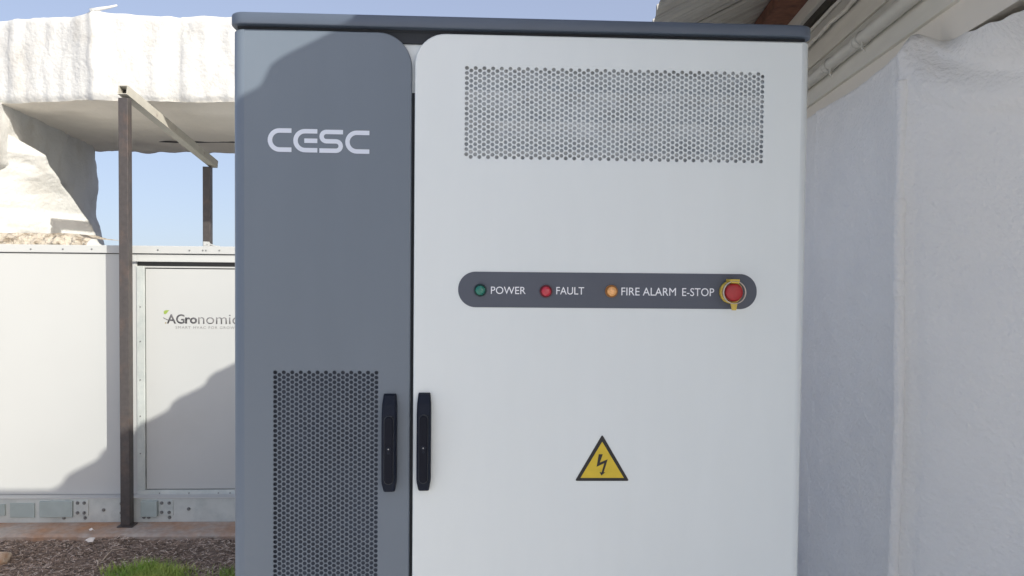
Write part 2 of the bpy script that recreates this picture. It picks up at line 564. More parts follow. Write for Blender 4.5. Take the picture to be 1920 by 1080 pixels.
# louvres behind the vents
nl = 7
for k in range(nl):
    z0 = vt[2]-.01+(vt[3]-vt[2]+.02)*k/nl; dz = (vt[3]-vt[2]+.02)/nl
    b = MB()
    b.add([(vt[0]-.012, .006, z0), (vt[1]+.012, .006, z0), (vt[1]+.012, .012, z0+dz*.45), (vt[0]-.012, .012, z0+dz*.45),
           (vt[1]+.012, .0062, z0+dz), (vt[0]-.012, .0062, z0+dz)], [(0, 1, 2, 3), (3, 2, 4, 5)])
    part(b, 'louvre', M['louvre' if k % 2 else 'louvre_pale'], cab, recalc=False)
b = MB(); b.box(vu[0]-.01, vu[1]+.01, .014, .018, vu[2]-.01, vu[3]+.01)  # dark backing plate, coloured to give the vent holes their shade
part(b, 'vent_shade_plate', M['vent_shade_dark'], cab)

# handles
def handle(x0, x1, z1, z0):
    h = z1-z0; cx = (x0+x1)/2; w = (x1-x0)/2
    mb = MB(); mb.smooth = False
    rows = [(0, .80, .004), (.012, .86, .011), (.10, .98, .020), (.20, 1.0, .026), (.5, 1.0, .028), (.86, 1.0, .026), (.90, .96, .0245), (.985, .74, .017), (1.0, .70, .004)]
    rings = []
    for t, ww, d in rows:
        zz = z1-h*t; hw = w*ww; bb = .004
        rings.append([(cx-hw, -.0002, zz), (cx-hw, -max(d-bb, .0005), zz), (cx-hw+bb, -d, zz), (cx+hw-bb, -d, zz), (cx+hw, -max(d-bb, .0005), zz), (cx+hw, -.0002, zz)])
    mb.loft(rings)
    o = part(mb, 'handle', M['handle'], cab)
    # groove and lever
    def pill(hw, za, zb, ya, yb, mm, nm):
        q = MB()
        pts = [(cx+hw*math.cos(R(a)), za-hw+hw*math.sin(R(a))) for a in range(0, 181, 15)] + [(cx+hw*math.cos(R(a)), zb+hw+hw*math.sin(R(a))) for a in range(180, 361, 15)]
        pin = [(cx+(hw-.0015)*math.cos(R(a)), za-hw+(hw-.0015)*math.sin(R(a))) for a in range(0, 181, 15)] + [(cx+(hw-.0015)*math.cos(R(a)), zb+hw+(hw-.0015)*math.sin(R(a))) for a in range(180, 361, 15)]
        q.loft([[(x, yb, z) for x, z in pts], [(x, ya+.0012, z) for x, z in pts], [(x, ya, z) for x, z in pin]])
        return part(q, nm, mm, o)
    pill(w*.66, z1-h*.20, z1-h*.90, -.0286, -.015, M['gap_dark'], 'lever_groove')
    pill(w*.56, z1-h*.212, z1-h*.89, -.0315, -.015, M['handle2'], 'lever')
    q = MB(); q.disc(cx, z1-h*.535, [(.0058, -.0310), (.0058, -.0326), (.0046, -.0330)], 16)
    q.disc(cx, z1-h*.575, [(.0035, -.0310), (.0035, -.0322)], 12)
    part(q, 'keyhole_cover', M['handle'], o)
    q = MB(); q.disc(cx, z1-h*.535, [(.0018, -.0329), (.0015, -.0337)], 10)
    part(q, 'lock', M['chrome'], o)

a_ = at(718.0, 738); c_ = at(744.5, 921)
handle(a_.x, c_.x, a_.z, c_.z)
a_ = at(783, 736); c_ = at(808, 919)
handle(a_.x, c_.x, a_.z, c_.z)

# brand letters as strokes
def ribbon(mb, pts, hw, y0, y1):
    L = []; Rr = []
    n = len(pts)
    for i in range(n):
        p = Vector(pts[i]); t = (Vector(pts[min(i+1, n-1)])-Vector(pts[max(i-1, 0)])).normalized()
        nn = Vector((-t.y, t.x))
        L.append(p+nn*hw); Rr.append(p-nn*hw)
    rings = [[(l.x, y0, l.y), (r.x, y0, r.y), (r.x, y1, r.y), (l.x, y1, l.y)] for l, r in zip(L, Rr)]
    mb.loft(rings)

def arc(cx, cz, r, a0, a1, n=16):
    return [(cx+r*math.cos(R(a0+(a1-a0)*k/n)), cz+r*math.sin(R(a0+(a1-a0)*k/n))) for k in range(n+1)]

for ch, xa, xb, ya_, yb_ in (('C', 502, 546.5, 240, 285), ('E', 550, 595, 241.5, 286), ('S', 599, 643, 243, 287), ('C', 647.5, 692.5, 244.5, 288.5)):
    tl = at(xa, ya_); br_ = at(xb, yb_)
    x0, x1, z1, z0 = tl.x, br_.x, tl.z, br_.z
    h = z1-z0; sw = h*.19; hw = sw/2
    mb = MB()
    if ch in 'CE':
        r = h/2-hw; cx = x0+h/2
        ribbon(mb, [(x1, z1-hw), (x1-.002, z1-hw)]+arc(cx, z0+h/2, r, 90, 270)+[(x1-.002, z0+hw), (x1, z0+hw)], hw, -.0006, -.0001)
        if ch == 'E':
            mb.box(x0+h*.47, x1, -.0006, -.0001, z0+h/2-hw, z0+h/2+hw)
    else:
        r = (h/2-hw)/2
        zc = z0+h/2
        ribbon(mb, [(x1, z1-hw), (x1-.002, z1-hw)]+arc(x0+hw+r, z1-hw-r, r, 90, 270, 10)+arc(x1-hw-r, zc-r, r, 90, -90, 10)+[(x0+.002, z0+hw), (x0, z0+hw)], hw, -.0006, -.0001)
    part(mb, 'logo_letter', M['logo'], cab)

# control strip
sx0 = at(859, 544).x; sx1 = at(1418.5, 549).x
sz0, sz1 = EYE-.0965, EYE-.0125
pr = MB()
rad = (sz1-sz0)/2
pts = rr(sx0, sx1, sz0, sz1, (rad*.98,)*4, n=14)
pr.prism(pts, -.0012, -.0001)
strip = part(pr, 'control_strip', M['strip'], cab)
for body, xa, ya_, xb, yb_ in (('POWER', 920.5, 537.2, 985.5, 551.6), ('FAULT', 1043, 538, 1095, 552.4), ('FIRE ALARM', 1165, 539, 1267, 554.5), ('E-STOP', 1279, 540, 1338.5, 555.5)):
    tl = at(xa, ya_); br_ = at(xb, yb_)
    text(body, tl.x, br_.x, br_.z, tl.z, -.0012, .0004, 'lettering', M['letter'], strip)
for px, py, m1, m2, lab in ((900.5, 544, 'green', 'green_d', 'green'), (1023.5, 546, 'red', 'red_d', 'red'), (1146, 546, 'amber', 'amber_d', 'amber')):
    c = at(px, py)
    q = MB(); q.smooth = True
    q.disc(c.x, c.z, [(.0150, -.0013), (.0150, -.005), (.0138, -.0062), (.0118, -.0064), (.0118, -.0050)], 28)
    li = part(q, 'indicator_light', M[m2], cab, lab+' round indicator light')
    q = MB(); q.smooth = True
    q.disc(c.x, c.z, [(.0117, -.0055), (.0115, -.0100), (.0108, -.0122), (.0092, -.0136), (.0060, -.0146), (.0025, -.0150)], 28)
    part(q, 'lens', M[m1], li)

# emergency stop
c = at(1369, 547.5)
q = MB(); q.smooth = True
q.disc(c.x, c.z, [(.0275, -.0013), (.0275, -.010), (.0265, -.013), (.0225, -.0135), (.0225, -.006)], 32)
es = part(q, 'emergency_stop', M['estop_yellow'], cab, 'red mushroom stop button with yellow collar and flip guard')
q = MB(); q.smooth = True
q.disc(c.x, c.z, [(.013, -.006), (.013, -.018), (.0165, -.019), (.0215, -.022), (.0220, -.026), (.0205, -.0295), (.016, -.0315), (.008, -.0322)], 32)
part(q, 'push_button', M['estop_red'], es)
q = MB(); q.smooth = True
rg = [[(c.x+r_*math.cos(R(a)), y_, c.z+r_*math.sin(R(a))) for r_, y_ in ((.0258, -.026), (.0258, -.034), (.0272, -.034), (.0272, -.026))] for a in range(0, 360, 10)]
q.loft(rg+[rg[0]], cap=False)
part(q, 'guard_rim', M['estop_clear'], es)
q = MB()
q.box(c.x-.0115, c.x+.0115, -.034, -.0015, c.z+.0250, c.z+.0310, .0015)
q.box(c.x-.0095, c.x+.0095, -.036, -.026, c.z+.0215, c.z+.0255, .001)
part(q, 'guard_hinge', M['estop_yellow'], es)
q = MB()
q.loft([[(c.x-.008, y_, c.z-.0245), (c.x+.008, y_, c.z-.0245), (c.x+.0045, y_-.002, c.z-.042), (c.x-.0045, y_-.002, c.z-.042)] for y_ in (-.024, -.030)])
part(q, 'guard_tab', M['estop_yellow'], es)

# warning sign
def W(x, y): p = at(1060+x/9, 800+y/9); return (p.x, p.z)
def rtri(pts, r):
    out = []
    n = len(pts)
    for i in range(n):
        p = Vector(pts[i]); a = Vector(pts[i-1]); b2 = Vector(pts[(i+1) % n])
        da = (a-p).normalized(); db = (b2-p).normalized()
        s0 = p+da*r; s1 = p+db*r
        for k in range(5):
            t = k/4
            q_ = s0*(1-t)**2+p*2*t*(1-t)+s1*t*t
            out.append((q_.x, q_.y))
    return out
q = MB(); q.prism(rtri([W(622, 132), W(1075, 914), W(162, 914)], .0055), -.0010, -.0001)
ws = part(q, 'warning_sign', M['sign_black'], cab, 'black and yellow high voltage triangle')
q = MB(); q.prism([W(621, 252), W(985, 862), W(255, 862)], -.0014, -.0010)
part(q, 'yellow_field', M['sign_yellow'], ws)
bm = bmesh.new()
bolt = [(562, 462), (630, 462), (580, 603), (712, 548), (645, 768), (674, 764), (606, 822), (576, 760), (610, 770), (655, 614), (526, 674)]
vv = [bm.verts.new((W(*p)[0], -.0018, W(*p)[1])) for p in bolt]
f = bm.faces.new(vv)
ex = bmesh.ops.extrude_face_region(bm, geom=[f])
for e_ in ex['geom']:
    if isinstance(e_, bmesh.types.BMVert): e_.co.y = -.0014
q = MB(); q.frombm(bm)
part(q, 'lightning_arrow', M['sign_black'], ws)

# ------------------------------------------------------------------ white container behind, left
DP = 4.81      # wall panel plane, metres ahead
DR = 4.74      # base rail plane
un = thing('equipment_container', 'white panelled equipment container on a slab with galvanised base rail and access door', 'container', (-2.6, YC+5.9, zt))
def U(px, py, d=DP): return at(px, py, d)
ztop = U(300, 461).z; zline = U(220, 475).z; zrt = U(300, 935, DR).z; zrb = U(300, 984, DR).z
XU0, XU1 = -4.4, -.2
yb = YC+DP; yr = YC+DR
b = MB(); b.box(XU0, XU1, yb+.031, yb+2.1, zrb+.01, ztop-.012)
part(b, 'body', M['unit_white'], un)
xj = U(236, 700).x
b = MB(); b.box(XU0, xj-.003, yb, yb+.03, zrt+.008, zline-.004, .002)
part(b, 'wall_panel', M['unit_white'], un)
# surround of the door: panels left, above and below it
dx0 = U(257, 700).x; dz1 = U(340, 491).z; dz0 = U(340, 931).z
b = MB()
b.box(xj+.003, dx0, yb, yb+.03, zrt+.008, zline-.004, .002)
part(b, 'wall_panel', M['unit_white'], un)
b = MB(); b.box(dx0+.0005, XU1, yb, yb+.03, dz1+.001, zline-.004, .002); part(b, 'wall_panel', M['unit_white'], un)
b = MB(); b.box(dx0+.0005, XU1, yb, yb+.03, zrt+.008, dz0-.001, .002); part(b, 'wall_panel', M['unit_white'], un)
# top trim flashing
b = MB(); b.box(XU0, XU1, yb-.012, yb+2.12, zline+.001, ztop, .003)
trim = part(b, 'top_trim', M['unit_white'], un)
for px, py in ((174, 467), (298, 468.5), (357, 469.5), (382, 469.5), (388, 469.5), (413, 469.5), (60, 467), (120, 467)):
    p = U(px, py); q = MB(); q.disc(p.x, p.z, [(.006, yb-.0121), (.005, yb-.0155), (.002, yb-.017)], 8)
    part(q, 'rivet', M['bolt'], trim)
b = MB(); b.box(XU0, XU1, yb+.004, yb+.03, zline-.0035, zline+.0008)
part(b, 'shadow_gap', M['recess'], un)
# door frame (galvanised channel) and door
fx0, fx1 = dx0+.001, U(272, 700).x
b = MB()
b.box(fx0, fx1, yb-.006, yb+.03, dz0+.045, dz1-.028, .002)
b.box(fx0, XU1, yb-.006, yb+.03, dz0, dz0+.0445, .002)
fr = part(b, 'door_frame', M['galv'], un)
for py in (575, 640, 712, 780, 850):
    p = U(264, py); q = MB(); q.disc(p.x, p.z, [(.005, yb-.0061), (.004, yb-.009), (.001, yb-.010)], 8); part(q, 'rivet', M['bolt'], fr)
for px in (300, 355, 410, 432):
    q = MB(); q.disc(U(px, 922).x, dz0+.024, [(.005, yb-.0061), (.004, yb-.009), (.001, yb-.010)], 8); part(q, 'rivet', M['bolt'], fr)
b = MB(); b.box(fx0, XU1, yb+.016, yb+.030, dz1-.0275, dz1)
part(b, 'header_recess', M['recess'], un)
b = MB(); b.box(dx0-.012, XU1, yb-.020, yb-.0005, dz1-.001, dz1+.009, .002)
part(b, 'drip_cap', M['unit_white'], un)
b = MB(); b.box(fx1+.005, XU1, yb+.002, yb+.03, dz0+.049, U(340, 504.5).z, .002)
dr = part(b, 'access_door', M['unit_white'], un)
b = MB(); b.box(fx1+.0003, XU1, yb+.012, yb+.0305, dz0+.045, dz1-.0285)
part(b, 'door_seal', M['recess'], un)
b = MB(); b.box(fx1+.0006, XU1, yb+.001, yb+.0118, U(340, 502.3).z, dz1-.0288)
part(b, 'door_head', M['unit_white'], un)
# printed company mark on the door
yd = yb+.002
a_ = U(312.5, 589); c_ = U(346, 607)
text('AG', a_.x, c_.x, c_.z, a_.z, yd, .0008, 'lettering', M['logo_dark'], dr, offset=.018)
a_ = U(347, 595); c_ = U(369.5, 607)
text('ro', a_.x, c_.x, c_.z, a_.z, yd, .0008, 'lettering', M['logo_dark'], dr, offset=.03)
a_ = U(371.5, 589.5); c_ = U(459, 608)
text('nomics', a_.x, c_.x, c_.z, a_.z, yd, .0008, 'lettering', M['logo_light'], dr, offset=-.004)
a_ = U(329, 611.5); c_ = U(452, 617)
text('SMART HVAC FOR GROWTH', a_.x, c_.x, c_.z, a_.z, yd, .0008, 'lettering', M['logo_faint'], dr, offset=.0, spacing=1.25)
lf = [(307.2, 588.5), (306.6, 584.5), (308.5, 582.2), (312, 581.6), (317.5, 581.6), (314.5, 584.5), (312.5, 587.5), (310, 589.2)]
q = MB(); q.prism([(U(*p).x, U(*p).z) for p in lf], yd-.0008, yd-.0001); part(q, 'leaf_mark', M['leaf'], dr)
q = MB(); st = []
for k in range(9):
    t = k/8; x = 306+22*t; y = 595.5+6.5*(1-(1-t)**2.5)-.5*t
    p = U(x, y); st.append((p.x, p.z))
ribbon(q, st, .0022, yd-.0009, yd-.0001); part(q, 'stem_mark', M['logo_dark'], dr)
q = MB(); p = U(310.5, 605.5); q.disc(p.x, p.z, [(.005, yd-.0001), (.005, yd-.0008)], 10); part(q, 'dot_mark', M['dot'], dr)

# base rail
b = MB()
b.box(XU0, XU1, yr, yr+.006, zrb, zrt)
b.box(XU0, XU1, yr+.0062, yr+.10, zrt-.006, zrt)
b.box(XU0, XU1, yr-.018, yr-.0002, zrb, zrb+.006)
rail = part(b, 'base_rail', M['galv'], un)
b = MB(); b.box(XU0, XU1, yr-.004, yr+.07, zrt+.0004, zrt+.0076, .001); part(b, 'rail_lip', M['unit_white'], un)
def plate(xa, ya_, xb, yb_, th=.008, m='galv_plate'):
    p, q_ = at(xa, ya_, DR), at(xb, yb_, DR)
    bb = MB(); bb.box(p.x, q_.x, yr-th, yr-.0003, q_.z, p.z, .0015)
    return part(bb, 'rail_plate', M[m], rail)
plate(139, 937.5, 166.5, 966.5, .006, 'galv')
plate(76, 939, 137.5, 968.5, .014)
plate(20, 943, 66, 969.5, .008)
plate(0, 945, 11, 966, .01)
plate(267, 938, 297, 966.5, .026)
plate(298.5, 937, 325, 966, .006, 'galv')
plate(222, 937, 235, 966, .006, 'galv')
def bolt_(px, py, y=-.0061, r=.011):
    p = at(px, py, DR); q = MB()
    q.disc(p.x, p.z, [(r, yr+y), (r, yr+y-.002)], 14)
    q.disc(p.x, p.z, [(r*.68, yr+y-.0021), (r*.68, yr+y-.009)], 6)
    part(q, 'bolt', M['bolt'], rail)
for px, py in ((146.5, 942.5), (159, 942.5), (146.5, 961), (159, 961), (304, 942.5), (318, 942.5), (304, 960), (318, 960), (228.5, 943.5), (228.5, 961)):
    bolt_(px, py)
for px, py in ((160, 971), (194.5, 956), (229, 970.5), (318, 970), (354, 954), (120, 971), (279, 970), (270, 969.5)):
    bolt_(px, py, -.0002)

# little bracket on the container roof edge beside the far post
b = MB(); p0 = U(382, 461); p1 = U(388, 453)
b.box(p0.x, U(407, 461).x, yb-.010, yb+.05, ztop+.0005, ztop+.005)
b.box(p0.x, p1.x, yb-.010, yb+.05, ztop+.0052, p1.z, .001)
pa, pb2 = U(388, 454), U(405, 461)
b.loft([[(pa.x, y_, pa.z), (pb2.x, y_, ztop+.0052), (pb2.x-.012, y_, ztop+.0052), (pa.x, y_, pa.z-.010)] for y_ in (yb-.010, yb-.006)])
part(b, 'roof_bracket', M['unit_white'], un)

# ------------------------------------------------------------------ steel frame in front of the container
fr_ = thing('steel_frame', 'rusty brown square tube frame with a sloping top beam in front of the white container', 'steel frame', (-2.16, YC+4.68, zt))
DPF = 4.68
pt = at(232.5, 155, DPF); pbm = at(241.5, 987.5, DPF-.03)
hw = .0285
b = MB()
xp = (at(232, 300, DPF).x+at(241, 900, DPF).x)/2
b.box(xp-hw, xp+hw, YC+DPF-hw, YC+DPF+hw, zt+.0062, at(232, 185, DPF).z, .003)
b.box(xp-.045, xp+.05, YC+DPF-.042, YC+DPF+.04, zt+.0005, zt+.006, .001)
part(b, 'post', M['steel_brown'], fr_)
# hollow beam from near top to far post
pn = Vector((xp, YC+DPF-hw, at(228, 170, DPF).z)); 
dfar = 5.98
pf_ = at(399, 306, dfar); pf_ = Vector((pf_.x, YC+dfar, pf_.z))
axis = (pf_-pn).normalized()
side = axis.cross(Vector((0, 0, 1))).normalized(); upv = side.cross(axis)
def sqring(p, h_): return [p+side*(h_*a)+upv*(h_*b_) for a, b_ in ((-1, -1), (1, -1), (1, 1), (-1, 1))]
b = MB()
b.loft([sqring(pn+axis*.30, hw-.005), sqring(pn, hw-.005), sqring(pn, hw), sqring(pf_+axis*.03, hw), sqring(pf_+axis*.03, hw-.004), sqring(pf_-axis*.1, hw-.004)])
part(b, 'beam', M['beam_paint'], fr_, 'cream sloping top beam with an open hollow end')
b = MB(); b.add(sqring(pn+axis*.05, hw-.0052), [(0, 1, 2, 3)]); part(b, 'bore_shade', M['bore_dark'], fr_)  # black sheet across the tube stands in for its unlit depth
pfar = at(392, 400, dfar)
b = MB()
b.box(pfar.x-.029, pfar.x+.029, YC+dfar-.058, YC+dfar, ztop+.0005, pf_.z-.034, .003)
part(b, 'post', M['steel_brown'], fr_)

# ------------------------------------------------------------------ foam covered duct above
du = thing('air_duct', 'big white foam coated duct elbow above the container with a flared downpipe', 'duct', (-3.0, YC+5.9, 1.83))
DD = 5.0
corner = Vector((at(175, 100, DD).x, YC+DD))
hz0 = at(180, 187, DD).z; hz1 = at(180, 24, DD).z
# front skin: grid along plan path, from left end to corner to right end
path = []
ldir = Vector((-.70, .17)).normalized()
Lsec = [(corner+ldir*(1.9-1.9*k/70)) for k in range(71)]
Rsec = [(corner+Vector((2.7*k/110, .0))) for k in range(1, 111)]
path = Lsec+Rsec
def nz(x, y, z, s, a): return a*noise.noise(Vector((x*s, y*s, z*s)))
rings = []
NV = 26
for i, p in enumerate(path):
    if i <= 70: nrm = Vector((ldir.y, -ldir.x)) if False else Vector((-.236, -.972))
    else: nrm = Vector((0, -1))
    if i == 70: nrm = Vector((-.12, -.99))
    L_ = (p-corner).length*(-1 if i <= 70 else 1)
    ring = []
    topz = hz1+nz(L_, 0, 0, 3, .010)+nz(L_, 5, 0, 14, .004)+(.022*math.exp(-(L_/.07)**2))
    if L_ < 0: topz += .02*L_*-1*-.2
    botz = hz0+nz(L_, 9, 0, 4, .008)+nz(L_, 3, 0, 18, .004)
    for j in range(NV+1):
        t = j/NV
        z = botz+(topz-botz)*t
        # vertical runs of foam
        e = nz(L_*1.0, 0, z*.12, 9, .026)+nz(L_, 3, z*.3, 20, .009)+nz(L_, 8, z, 40, .004)
        e += .020*math.exp(-((L_+.005+.008*math.sin(z*21))/.028)**2)     # corner bead
        if abs(L_-.54) < .02: e -= .010
        rnd = .022
        zz = z
        if t < .08: e -= rnd*(1-t/.08)**2
        if t > .93: e -= rnd*((t-.93)/.07)**2
        q2 = p+nrm*e
        ring.append((q2.x, q2.y, zz))
    rings.append(ring)
b = MB(); b.smooth = True
b.loft(rings, cap=False, closed=False)
# top closing to the rear
b.smooth = False
top_front = [r[-1] for r in rings]
DRr = 7.08
b.loft([top_front, [(v[0], YC+DRr, v[2]+.02) for v in top_front]], cap=False, closed=False)
part(b, 'duct_skin', M['foam'], du, recalc=False)
# underside with wavy rear lip
b = MB(); b.smooth = True
rings = []
for i, p in enumerate(path[::1]):
    fx, fy, fz = (hh for hh in (p.x, p.y, 0))
    L_ = (p-corner).length*(-1 if i <= 70 else 1)
    botz = hz0+nz(L_, 9, 0, 4, .008)+nz(L_, 3, 0, 18, .004)
    ring = []
    NR = 36
    for j in range(NR+1):
        t = j/NR
        y = p.y+.012+(YC+DRr-p.y)*t
        x = p.x
        z = botz+nz(x, y, 0, 3, .014*min(1, 8*t))+nz(x, y, 4, 9, .007*min(1, 8*t))
        if t < .18: z += .03*math.sin(math.pi*min(1, t/.18))*(1 if x > corner.x+.25 else 0)
        if t > .92: z -= (.030+nz(x, 0, 0, 6, .022))*((t-.92)/.08)
        ring.append((x, y, z))
    y = YC+DRr
    ring.append((p.x, y+.04, ring[-1][2]+.02)); ring.append((p.x, y+.04, hz1))
    rings.append(ring)
b.loft(rings, cap=False, closed=False)
part(b, 'duct_underside', M['foam_shade_lift'], du, recalc=False)
# seam strip near the rear lip
b = MB(); b.smooth = False
a1 = Vector((at(296, 263, 6.6).x, YC+6.6, hz0+.004)); 
b.tube([(a1.x+.9*k/8, YC+6.62+.006*math.sin(k), hz0-.004-.004*math.sin(k*.9)) for k in range(0, 9)]+[(a1.x+1.8, YC+6.62, hz0-.004)], .008, 6)
part(b, 'seam_gap', M['recess'], du)
# foam tag sticking up at the corner
b = MB(); b.smooth = True
pA, pB = at(170, 22, DD+.01), at(220, 10, DD+.05)
b.tube([pA, pA.lerp(pB, .35)+Vector((0, 0, .004)), pA.lerp(pB, .7), pB], [.022, .012, .009, .006], 8)
part(b, 'strap_end', M['foam'], du)
# downpipe: side face to the right, flared base
zr = ztop+.002
b = MB(); b.smooth = True
rings = []
near, far = 5.03, 7.02
NS, NH = 60, 44
def side_x(d): 
    return -3.22+( -3.57+3.22)*(d-5.2)/(7.1-5.2)
for i in range(NS+1):
    d = near+(far-near)*i/NS
    ring = []
    for j in range(NH+1):
        t = j/NH                       # 0 bottom, 1 top
        z = zr+(hz0+.02-zr)*t
        x = side_x(d)
        # sag near the top rear corner, flare at the base
        w = max(0, 1-(t/.55))
        x += .10*w**2.2*min(1, max(0, (d-6.1)/.5))-.55*w**.7*min(1, max(0, (6.5-d)/.4))
        x += nz(d, 0, z, 3, .03)+nz(d, 2, z, 9, .012)+nz(d, 7, z, 30, .004)
        # concave rear edge
        y = YC+d+( .06*math.sin(math.pi*t) if i == NS else 0)
        ring.append((x, y, z))
    rings.append(ring)
# wrap round the rear edge and the front
rear = [[(v[0]-.05, v[1]+.05, v[2]) for v in rings[-1]], [(v[0]-1.0, v[1]+.05, v[2]) for v in rings[-1]]]
front = []
b.loft(front+rings+rear, cap=False, closed=False)
part(b, 'downpipe', M['foam'], du, recalc=False)
# flared skirt of foam round the foot of the pipe, bulging to the front and right
def interp(z, tab):
    for (z0, v0), (z1, v1) in zip(tab, tab[1:]):
        if z >= z1: return v0+(v1-v0)*(z-z0)/(z1-z0)
    return tab[-1][1]
XS = [(1.0, -3.42), (.885, -3.26), (.753, -3.09), (.56, -3.085), (.374, -3.07), (.153, -3.0), (.06, -2.93)]
DS = [(1.0, 5.08), (.885, 5.20), (.753, 5.35), (.56, 5.58), (.374, 5.82), (.153, 6.02), (.06, 6.05)]
b = MB(); b.smooth = True
rings = []
NX2, NZ2 = 110, 90
for i in range(NX2+1):
    s_ = i/NX2
    ring = []
    for j in range(NZ2+1):
        z = (zr-EYE)+(1.02-(zr-EYE))*j/NZ2
        xs = interp(min(z, .999), XS); dsil = interp(min(z, .999), DS)
        x = -4.5+(xs+4.5)*s_
        q3 = max(0, (s_-.45)/.55)
        d = 5.02+(dsil-5.02)*q3**2.6
        # diagonal folds running down to the right
        f1 = z+.95*(x+3.9)
        d -= .050*math.exp(-((f1-.62)/.10)**2)*min(1, s_*3)
        d -= .060*math.exp(-((f1-.98)/.13)**2)
        d += .02*math.exp(-((f1-.79)/.06)**2)
        d += nz(x, 0, z, 4, .05)+nz(x, 3, z, 11, .018)+nz(x, 9, z, 34, .007)
        d = max(d, 4.985)
        ring.append((x+nz(z, 2, 0, 9, .025)*s_, YC+d, EYE+z))
    rings.append(ring)
for off, dd in ((.02, .03), (-.05, .10), (-.22, .18)):
    rings.append([(v[0]+off, v[1]+dd, v[2]) for v in rings[NX2]])
b.loft(rings, cap=False, closed=False)
part(b, 'flared_skirt', M['foam'], du, recalc=False)
# rough mortar bed under the downpipe
b = MB(); b.smooth = True
rings = []
for i in range(121):
    x = -4.3+(at(181, 455, 5.05).x+4.3)*i/120
    zt_ = at(60, 437, 5.0).z+nz(x, 0, 0, 9, .012)+nz(x, 1, 0, 40, .006)
    if i > 105: zt_ -= (i-105)*.0022
    ring = []
    for j in range(15):
        t = j/14; z = zr-.006+(zt_-zr+.006)*t
        y = YC+4.93+.05*t*t+nz(x, 3, z, 26, .02)+nz(x, 5, z, 60, .012)
        ring.append((x, y, z))
    ring.append((x, YC+5.4, zt_))
    rings.append(ring)
b.loft(rings, cap=False, closed=False)
part(b, 'mortar_bed', M['rubble'], du, recalc=False)

# ------------------------------------------------------------------ shed on the right
sh = thing('shed', 'long shed on the right with ribbed metal roof overhang and cream cladding', 'building', bld(1.9, 4.0, -EYE))
ue, he = .327, 1.18
U0W = .95*1.35
D0, D1 = -1.0, 13.0
K = 1.35
ALONG = Vector((DV, 1, 0)).normalized()
def ext(profile, name, mm, d0=D0, d1=D1, closed=True, lab=None, n=1):
    """profile [(u, z)] swept along the shed"""
    b = MB()
    b.loft([[bld(u, d0+(d1-d0)*k/n, z) for u, z in profile] for k in range(n+1)], cap=closed, closed=closed)
    return part(b, name, mm, sh, lab)
# ribbed roof sheets, ribs across the eave; one sheet per 1 m of length
def roof_prof(s):
    """height of the sheet profile at distance s along the eave; rib every 0.2 m"""
    p = s % .2
    if p < .022: return .034*p/.022
    if p < .048: return .034
    if p < .070: return .034*(1-(p-.048)/.022)
    if abs(p-.112) < .003 or abs(p-.157) < .003: return .007
    return 0.0
SL = .52
for k in range(int(D0), int(D1)):
    b = MB()
    ss = []
    for q_ in range(5):
        for o_ in (0, .022, .048, .070, .104, .110, .114, .120, .149, .155, .159, .165): ss.append(k+.2*q_+o_)
    ss.append(k+1.0+(.03 if k < D1-1 else 0))
    jag = {}
    rt_ = []; rb_ = []
    ue2 = ue+.008*math.sin(k*2.1)
    lift = .0008*(k % 2)
    for u, dzz in ((ue2, 0), (ue2+.5, 0), (3.2, 0)):
        z = he+(u-ue)*SL
        rt_.append([bld(u, s_, z+lift+roof_prof(s_-k)) for s_ in ss])
        rb_.append([bld(u, s_, z+lift-.0015+roof_prof(s_-k)) for s_ in ss])
    b.loft([[*rt_[i], *rb_[i][::-1]] for i in range(3)])
    part(b, 'roof_sheet', M['roof'], sh)
# roof screws standing on the ribs at the eave
b = MB()
for k in range(10, 55):
    d = .2*k+.035
    p = bld(ue+.03, d, he+.034+.004)
    b.tube([p, p+Vector((0, 0, .022))], .006, 6)
    b.tube([p+Vector((0, 0, -.001)), p+Vector((0, 0, .005))], .014, 8)
o = part(b, 'roof_screws', M['dark_trim'], sh); o['kind'] = 'stuff'
# rusty beam and trims under the roof
zb_ = lambda u: he+(u-ue)*SL
ext([(.80*K, 1.105*K), (.935*K, 1.105*K), (.935*K, zb_(.935*K)-.004), (.80*K, zb_(.80*K)-.004)], 'beam', M['rust'])
ext([(.915*K, 1.045*K), (.949*K, 1.045*K), (.949*K, 1.104*K), (.915*K, 1.104*K)], 'fascia_board', M['clad'])
ext([(.932*K, 1.012*K), (.949*K, 1.012*K), (.949*K, 1.044*K), (.932*K, 1.044*K)], 'dark_batten', M['dark_trim'])
# cladding: stepped boards, each its own piece
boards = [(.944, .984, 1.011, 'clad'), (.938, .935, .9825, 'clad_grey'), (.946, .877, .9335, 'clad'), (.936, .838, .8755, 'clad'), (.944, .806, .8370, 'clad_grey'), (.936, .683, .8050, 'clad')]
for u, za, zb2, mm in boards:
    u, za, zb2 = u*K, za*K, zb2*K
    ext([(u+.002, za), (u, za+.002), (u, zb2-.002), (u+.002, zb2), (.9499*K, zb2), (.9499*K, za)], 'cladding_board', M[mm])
ext([(U0W, -EYE), (U0W, zb_(U0W)-.004), (1.5, zb_(1.5)-.004), (1.5, -EYE)], 'wall', M['plaster'], d0=2.62)
ext([(U0W, .80), (U0W, zb_(U0W)-.004), (2.1, zb_(2.1)-.004), (2.1, .80)], 'wall', M['plaster'], d1=2.6195)
ext([(1.95, -EYE), (1.95, .799), (2.1, .799), (2.1, -EYE)], 'wall', M['plaster'], d1=2.6195)  # unseen wall, added to keep sun from leaking behind the foam
ext([(3.0, -EYE), (3.0, zb_(3.0)-.01), (3.15, zb_(3.15)-.01), (3.15, -EYE)], 'wall', M['plaster'])
